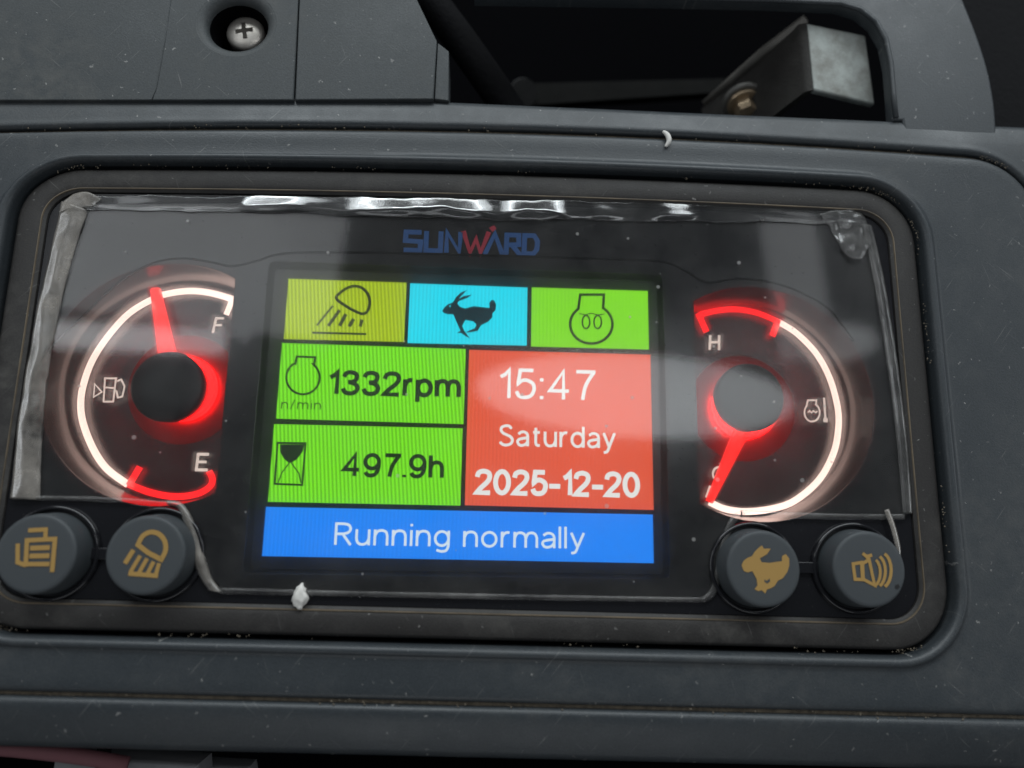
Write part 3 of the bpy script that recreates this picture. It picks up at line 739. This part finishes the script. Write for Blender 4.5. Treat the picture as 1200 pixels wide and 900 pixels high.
# screen
lcd = plate('display_screen', [rrect(-36.8, 36.7, -27.8, 27.7, 0.8, 4)], -1.2, -0.10, M['lcd'], cl)
tiles = [('olive', [(338.7, 326.7), (476.7, 331.3), (473.3, 400.7), (332, 397.3)]), ('cyan', [(480.8, 332), (618, 337), (617.3, 405), (477.7, 402)]),
         ('green2', [(623, 336.8), (759, 341), (760.6, 409.6), (622.4, 406)]), ('green', [(331, 402), (546, 409), (543, 497), (323, 490.5)]),
         ('green', [(322, 497), (542, 502), (539.5, 592.5), (313.4, 588)]), ('orange', [(550.5, 410), (763, 415.7), (765, 597.6), (544, 592)]),
         ('blue', [(312, 594), (765, 603), (766, 660), (307, 651.6)])]
for m, q in tiles:
    P = [at(x, y, 0) for x, y in q]
    x0, x1 = (P[0].x + P[3].x) / 2, (P[1].x + P[2].x) / 2
    V = [(x0, P[3].y, 0), (x1, P[2].y, 0), (x1, P[1].y, 0), (x0, P[0].y, 0)]
    mesh_obj('tile', V, [(0, 1, 2, 3)], M[m], lcd)
ZI = 0.05
c3 = lambda x, y: (320 + x / 7.5, 320 + y / 7.5)
c4 = lambda x, y: (470 + x / 3.871, 320 + y / 3.871)
c6 = lambda x, y: (290 + x / 2.353, 400 + y / 2.353)
lamp = spline([Vector((x, y, 0)) for x, y in [(555, 222), (600, 165), (660, 128), (720, 115), (780, 130), (830, 180), (850, 250), (835, 325), (795, 358), (735, 342), (640, 290)]], 4, True)
strokes('work_light_symbol', [([(p.x, p.y) for p in lamp], 3.6, True), ([(525, 288), (385, 460)], 2.4), ([(345, 524), (820, 536)], 2.6)], ZI, M['ink'], lcd, c3)
strokes('work_light_rays', [([(585, 325), (485, 465)], 4), ([(640, 360), (585, 465)], 4.4), ([(708, 403), (668, 470)], 4.4), ([(782, 408), (765, 470)], 4)], ZI, M['inkg'], lcd, c3)
hare = [(186, 172), (196, 156), (212, 142), (235, 133), (250, 108), (272, 88), (300, 77), (276, 101), (262, 116), (285, 104), (322, 98), (300, 113), (262, 127), (255, 138), (266, 152), (290, 161), (330, 150), (380, 156), (402, 158), (400, 136), (410, 122), (422, 124), (431, 142), (428, 168), (414, 184), (415, 200), (395, 221), (362, 237), (348, 262), (318, 268), (296, 271), (300, 265), (334, 250), (342, 234), (328, 219), (292, 213), (277, 240), (287, 262), (312, 296), (296, 288), (272, 272), (252, 272), (270, 262), (256, 232), (244, 203), (236, 187), (212, 187), (194, 181)]
fills('running_hare_symbol', [hare], ZI, M['inkn'], lcd, c4)
fills('hare_eye', [[(222 + 4 * math.cos(a), 150 + 4 * math.sin(a)) for a in [math.pi / 4 * k for k in range(8)]]], ZI + .03, M['cyan'], lcd, c4)
cir = [(863 + 96 * math.cos(math.radians(a)), 232 - 88 * math.sin(math.radians(a))) for a in range(56, -237, -8)]
def oval(cx, cy, rx, ry, n=16): return [(cx + rx * math.cos(2 * math.pi * k / n), cy + ry * math.sin(2 * math.pi * k / n)) for k in range(n)]
strokes('preheat_symbol', [(cir + [(813, 98), (920, 98)], 3.3, True), (oval(839, 222, 17, 30), 2.0, True), (oval(892, 222, 17, 30), 2.0, True), ([(808, 184), (838, 190), (862, 182), (892, 190), (922, 186)], 1.3)], ZI, M['ink'], lcd, c4)
cir = [(153 + 46 * math.cos(math.radians(a)), 100 - 46 * math.sin(math.radians(a))) for a in range(55, -236, -8)]
strokes('engine_symbol', [(cir + [(132, 62), (136, 42), (187, 44), (184, 64)], 2.6, True)], ZI, M['ink'], lcd, c6)
strokes('hourglass_symbol', [([(83, 280), (160, 281), (151, 396), (75, 393)], 2.3, True), ([(116, 334), (95, 362), (84, 390)], 1.4), ([(120, 334), (142, 364), (147, 390)], 1.4)], ZI, M['ink'], lcd, c6)
fills('hourglass_sand', [[(90, 284), (157, 284), (152, 305), (136, 326), (122, 334), (112, 334), (99, 322), (90, 304)]], ZI + .01, M['ink'], lcd, c6)
text('lettering', '1332rpm', 383, 540, 463, 433, ZI, M['ink'], lcd, 0.175, .06)
text('lettering', 'n/min', 329, 376, 479, 468, ZI, M['ink'], lcd, 0.11, .16)
text('lettering', '497.9h', 400, 520, 559, 530, ZI, M['ink'], lcd, 0.165, .07)
text('lettering', '15:47', 584, 698, 467, 431, ZI, M['paper'], lcd, 0.115, .12)
text('lettering', 'Saturday', 584, 722, 523, 497, ZI, M['paper'], lcd, 0.125, .10)
text('lettering', '2025-12-20', 556, 750, 580, 549, ZI, M['paper'], lcd, 0.185, .06)
text('lettering', 'Running normally', 391, 686, 639, 612, ZI, M['paperb'], lcd, 0.115, .10)

# maker's lettering above the screen
def lg(dx):   # letter cell: u across, v up (0..1), italic cut
    def f(u, v):
        x = dx + u; return (x, 293.5 - 22.5 * v + (x - 473) * 0.030)
    return f
zl = Z_FACE + 0.05
LW = 6.0
strokes('letter', [([(21, .97), (3, .97), (2, .52), (20, .48), (19, .03), (0, .03)], LW)], zl, M['logob'], cl, lg(473))
strokes('letter', [([(3, 1.05), (2, .04), (19, .04), (20, 1.05)], LW)], zl, M['logob'], cl, lg(497))
strokes('letter', [([(2, -.05), (3, 1.02), (17, 0.0), (19, 1.05)], LW)], zl, M['logob'], cl, lg(521))
strokes('letter', [([(0, 1.1), (8, 0.0), (15, .72), (20, 0.0), (30, 1.1)], LW)], zl, M['logor'], cl, lg(543))
fills('logo_dot', [[(573, 267), (579, 264), (582, 268), (577, 272)]], zl, M['logor'], cl)
strokes('letter', [([(0, -.08), (12, 1.0), (21, -.08)], LW)], zl, M['logob'], cl, lg(568))
strokes('letter', [([(2, -.08), (3, .97), (17, .97), (17, .48), (5, .45)], LW), ([(9, .45), (19, -.08)], LW)], zl, M['logob'], cl, lg(591))
strokes('letter', [([(2, .03), (3, .97), (14, .97), (18, .7), (17, .25), (13, .03)], LW, True)], zl, M['logob'], cl, lg(612))

# push buttons
ZB = 7.2
def button(px, py, sym):
    c = at(px, py, ZB)
    prof = [(8.2, Z_FACE + 0.02), (8.1, 2.5), (7.9, 2.8), (7.65, 2.9), (7.4, 2.8), (7.25, 2.2)]
    b = lathe('push_button', c, [(6.9, 1.8), (6.75, 3.0), (6.52, 6.5), (6.46, 6.85), (6.32, 7.06), (6.1, 7.17), (5.7, 7.2), (2.0, 7.17), (0.5, 7.16)], M['button'], cl, 56)
    rg = loft('button_collar', lathe_rings(c, prof, 56), M['face'], b, 70)
    return b, c
c5 = lambda x, y: (x / 5, 590 + y / 5)
c9 = lambda x, y: (830 + x / 4.8, 600 + y / 4.8)
b1, k1 = button(41.5, 649, None); b2, k2 = button(170, 650.5, None); b3, k3 = button(895, 666.5, None); b4, k4 = button(1019, 667, None)
ZS = ZB + 0.06
strokes('wiper_symbol', [([(165, 158), (268, 152), (266, 210)], 4.4), ([(104, 235), (103, 345), (150, 362)], 4.4), ([(150, 370), (158, 216), (322, 208), (305, 402)], 4.6),
                    ([(176, 262), (292, 258)], 5.0), ([(172, 308), (290, 306)], 5.0), ([(160, 355), (290, 355)], 4.4)], ZS, M['amber'], b1, c5)
dd = spline([Vector((x, y, 0)) for x, y in [(808, 242), (835, 192), (880, 168), (930, 178), (965, 220), (970, 275), (945, 328)]], 4)
strokes('work_light_symbol', [([(p.x, p.y) for p in dd] + [(870, 290)], 5.0, True), ([(782, 272), (732, 352)], 5), ([(822, 305), (765, 400)], 4.2), ([(862, 322), (815, 405)], 4.2), ([(900, 340), (865, 410)], 4.2), ([(932, 350), (912, 420)], 4.2), ([(752, 410), (926, 424)], 4.6)], ZS, M['amber'], b2, c5)
hare2 = [(187, 300), (198, 275), (220, 258), (246, 248), (262, 222), (285, 200), (302, 188), (312, 206), (352, 206), (330, 238), (290, 260), (300, 282), (345, 286), (385, 280), (414, 276), (415, 248), (436, 236), (455, 262), (456, 300), (446, 335), (420, 372), (392, 386), (372, 418), (348, 430), (330, 436), (322, 458), (300, 440), (280, 445), (260, 434), (277, 412), (272, 378), (248, 332), (222, 340), (200, 332)]
fills('hare_symbol', [hare2], ZS, M['amber'], b3, c9)
fills('hare_gap', [[(315, 378), (328, 388), (345, 374), (348, 390), (332, 402), (318, 394)]], ZS + .04, M['button'], b3, c9)
def arcp(cx, cy, r, a0, a1, n=8, sx=.55): return [(cx + sx * r * math.cos(math.radians(a0 + (a1 - a0) * k / n)), cy - r * math.sin(math.radians(a0 + (a1 - a0) * k / n))) for k in range(n + 1)]
strokes('horn_symbol', [([(815, 292), (862, 284), (868, 380), (826, 378)], 3.6, True), ([(868, 290), (905, 268), (936, 412), (872, 378)], 3.6, True), ([(868, 232), (890, 250), (922, 242)], 3.6), ([(884, 240), (900, 268)], 3.2),
                        (arcp(925, 340, 78, 65, -70), 3.2), (arcp(948, 333, 88, 70, -70), 3.4), (arcp(975, 328, 98, 72, -70), 3.6)], ZS, M['amber'], b4, c9)
fills('print_smudge', [[(1052, 412), (1070, 405), (1078, 422), (1064, 436), (1052, 428)]], ZS, M['cap'], b4, c9)
# bridges between the collars
for ka, kb in ((k1, k2), (k3, k4)):
    m_ = (ka + kb) / 2
    d = (kb - ka).normalized()
    plate('collar_bridge', [[(m_.x - 2.4, m_.y - 1.0), (m_.x + 2.4, m_.y - 1.0), (m_.x + 2.4, m_.y + 1.0), (m_.x - 2.4, m_.y + 1.0)]], Z_FACE + .01, 2.75, M['face'], cl, 0.2)

# ------------------------------------------------------------------ clear protective film left on the cluster
film = empty('protective_film', (0, 4, Z_FACE), 'clear wrinkled protective film still stuck over the gauges and screen', 'film')
fo = [(88, 240), (300, 238), (560, 241), (800, 245), (1012, 258), (1030, 330), (1044, 430), (1056, 530), (1062, 604),
      (960, 602), (880, 600), (862, 606), (851, 628), (843, 668), (836, 692), (826, 702), (600, 699), (400, 696), (264, 692), (248, 676), (236, 640), (224, 606), (206, 588), (120, 585), (16, 583), (24, 480), (46, 360), (66, 270)]
plate('sheet', [[at(x, y, Z_FILM).to_2d() for x, y in fo]], Z_FILM - .07, Z_FILM + .07, M['film'], film)
def strip(name, A, B, nv, mat, hfun, z=Z_FILM + 0.12, nu=None, wig=0.0):
    """wrinkled strip between two pixel polylines of equal length"""
    A = spline([Vector((x, y, 0)) for x, y in A], 1 if nu is None else nu); B = spline([Vector((x, y, 0)) for x, y in B], 1 if nu is None else nu)
    V = []; F = []; n = len(A)
    for i in range(n):
        for j in range(nv + 1):
            p = A[i].lerp(B[i], j / nv); q = at(p.x, p.y, z); q.y += wig * (noise.noise(Vector((q.x * .12, j / nv, 5.5))) + .5 * noise.noise(Vector((q.x * .4, j / nv, 1.5)))); q.z += hfun(i / (n - 1), j / nv, q); V.append(q)
    for i in range(n - 1):
        for j in range(nv):
            a = i * (nv + 1) + j; F.append((a, a + 1, a + nv + 2, a + nv + 1))
    o = mesh_obj(name, V, F, mat, film, smooth=True)
    sd = o.modifiers.new('thickness', 'SOLIDIFY'); sd.thickness = 0.00008
    return o
def top_h(u, v, q):
    k = noise.noise(Vector((q.x * 0.045, 1.3, 0))); k2 = noise.noise(Vector((q.x * 0.16, q.y * 0.45, 4.0))); k3 = noise.noise(Vector((q.x * 0.07, 8.1, 2.0)))
    env = 0.35 + 0.65 * min(1, max(0, (q.x + 62) / 22)) * min(1, max(0, (62 - q.x) / 30))
    A = env * (0.90 + 1.35 * k)
    A *= min(1.15, max(0.12, 0.62 + 2.4 * noise.noise(Vector((q.x * 0.085 + 4.0, 3.3, 6.0)))))
    pk = 0.68 + 0.22 * k3
    b = v / pk if v < pk else 0.5 + 0.5 * math.cos(math.pi * (v - pk) / (1 - pk))
    return A * b + 0.07 * k2 * math.sin(math.pi * v)
strip('top_fold', [(96, 229), (200, 229), (330, 230), (460, 231), (600, 233), (740, 236), (880, 240), (1010, 248)],
      [(100, 248), (200, 248), (330, 250), (460, 255), (600, 258), (740, 259), (880, 261), (1008, 265)], 14, M['fold'], top_h, nu=26, wig=0.5)
def side_h(u, v, q):
    return 0.5 * math.sin(math.pi * v) + 0.35 * noise.noise(Vector((q.x * 0.3, q.y * 0.22, 2.0)))
strip('side_fold', [(72, 236), (60, 290), (46, 350), (34, 410), (24, 470), (17, 530), (12, 584)],
      [(104, 246), (88, 292), (74, 345), (63, 400), (54, 460), (49, 520), (47, 586)], 10, M['milky'], side_h, nu=14)
strip('cutout_fold', [(196, 586), (214, 590), (228, 612), (238, 645), (248, 676), (262, 694)], [(196, 592), (208, 596), (216, 616), (224, 645), (232, 672), (244, 692)], 6, M['milky'], side_h, nu=8)
def thin_h(u, v, q): return 0.16 * math.sin(math.pi * v) + 0.06 * noise.noise(Vector((q.x * 0.4, q.y * 0.4, 7.0)))
strip('lower_fold', [(14, 580), (80, 581), (140, 583), (200, 587)], [(14, 586), (80, 587), (140, 589), (200, 593)], 4, M['edge'], thin_h, nu=10)
strip('lower_fold', [(868, 598), (930, 600), (1000, 602), (1060, 602)], [(868, 606), (930, 608), (1000, 609), (1060, 609)], 4, M['edge'], thin_h, nu=10)
strip('lower_fold', [(255, 688), (400, 692), (600, 696), (826, 700)], [(255, 696), (400, 699), (600, 703), (826, 706)], 4, M['edge'], thin_h, nu=14)
strip('cutout_fold', [(870, 598), (856, 606), (846, 630), (838, 668), (832, 690), (822, 700)], [(874, 605), (862, 612), (854, 634), (846, 670), (839, 696), (824, 707)], 4, M['edge'], thin_h, nu=8)
strip('side_fold', [(1010, 262), (1022, 320), (1034, 390), (1044, 460), (1052, 530), (1058, 602)], [(1022, 264), (1035, 320), (1047, 390), (1057, 460), (1065, 530), (1070, 602)], 6, M['edge'], thin_h, nu=14)
def crump(u, v, q): return 0.35 + 0.42 * noise.noise(Vector((q.x * 0.35, q.y * 0.35, 9.0))) + 0.12 * noise.noise(Vector((q.x * 0.9, q.y * 0.9, 3.0)))
strip('corner_crumple', [(958, 252), (980, 246), (1000, 247), (1014, 258), (1021, 284)], [(972, 266), (978, 280), (988, 298), (1000, 306), (1010, 304)], 14, M['crumple'], crump, nu=8)
strip('corner_crumple', [(76, 236), (88, 228), (104, 226), (120, 234)], [(70, 250), (84, 246), (98, 244), (112, 242)], 8, M['milky'], crump, nu=8)
strip('side_sliver', [(1036, 598), (1044, 620), (1050, 645), (1052, 665)], [(1042, 596), (1050, 618), (1056, 645), (1054, 668)], 4, M['milky'], thin_h, z=3.2, nu=6)

# ------------------------------------------------------------------ lint
c = at(352, 699, 3.2)
bm = bmesh.new(); bmesh.ops.create_icosphere(bm, subdivisions=3, radius=1.0)
for v in bm.verts:
    p = v.co.copy(); n_ = noise.noise(p * 1.9 + Vector((3, 1, 2))) * 0.55 + noise.noise(p * 5.5) * 0.28
    tp = 1.0 - 0.42 * max(0, p.y)
    v.co = (c + Vector((p.x * 1.25 * tp * (1 + n_), p.y * 2.1 * (1 + n_ * .5), p.z * 0.9 * (1 + n_)))) * MM
for f_ in bm.faces: f_.smooth = True
me = bpy.data.meshes.new('white_crumb'); bm.to_mesh(me); bm.free(); me.materials.append(M['lint'])
cr = link(bpy.data.objects.new('white_crumb', me))
tag(cr, 'small white crumb resting below the blue screen bar', 'crumb')
fb = join_bm('lint_fibre', [tube(spline([at(777, 154, Z_CONS), at(782, 158, Z_CONS + .3), at(784, 165, Z_CONS + .3), at(780, 172, Z_CONS)], 6), [0.25 + 0.28 * math.sin(math.pi * k / 18) for k in range(19)], 8)], M['lint'], None, True)
tag(fb, 'curled white lint fibre on the console groove', 'fibre')
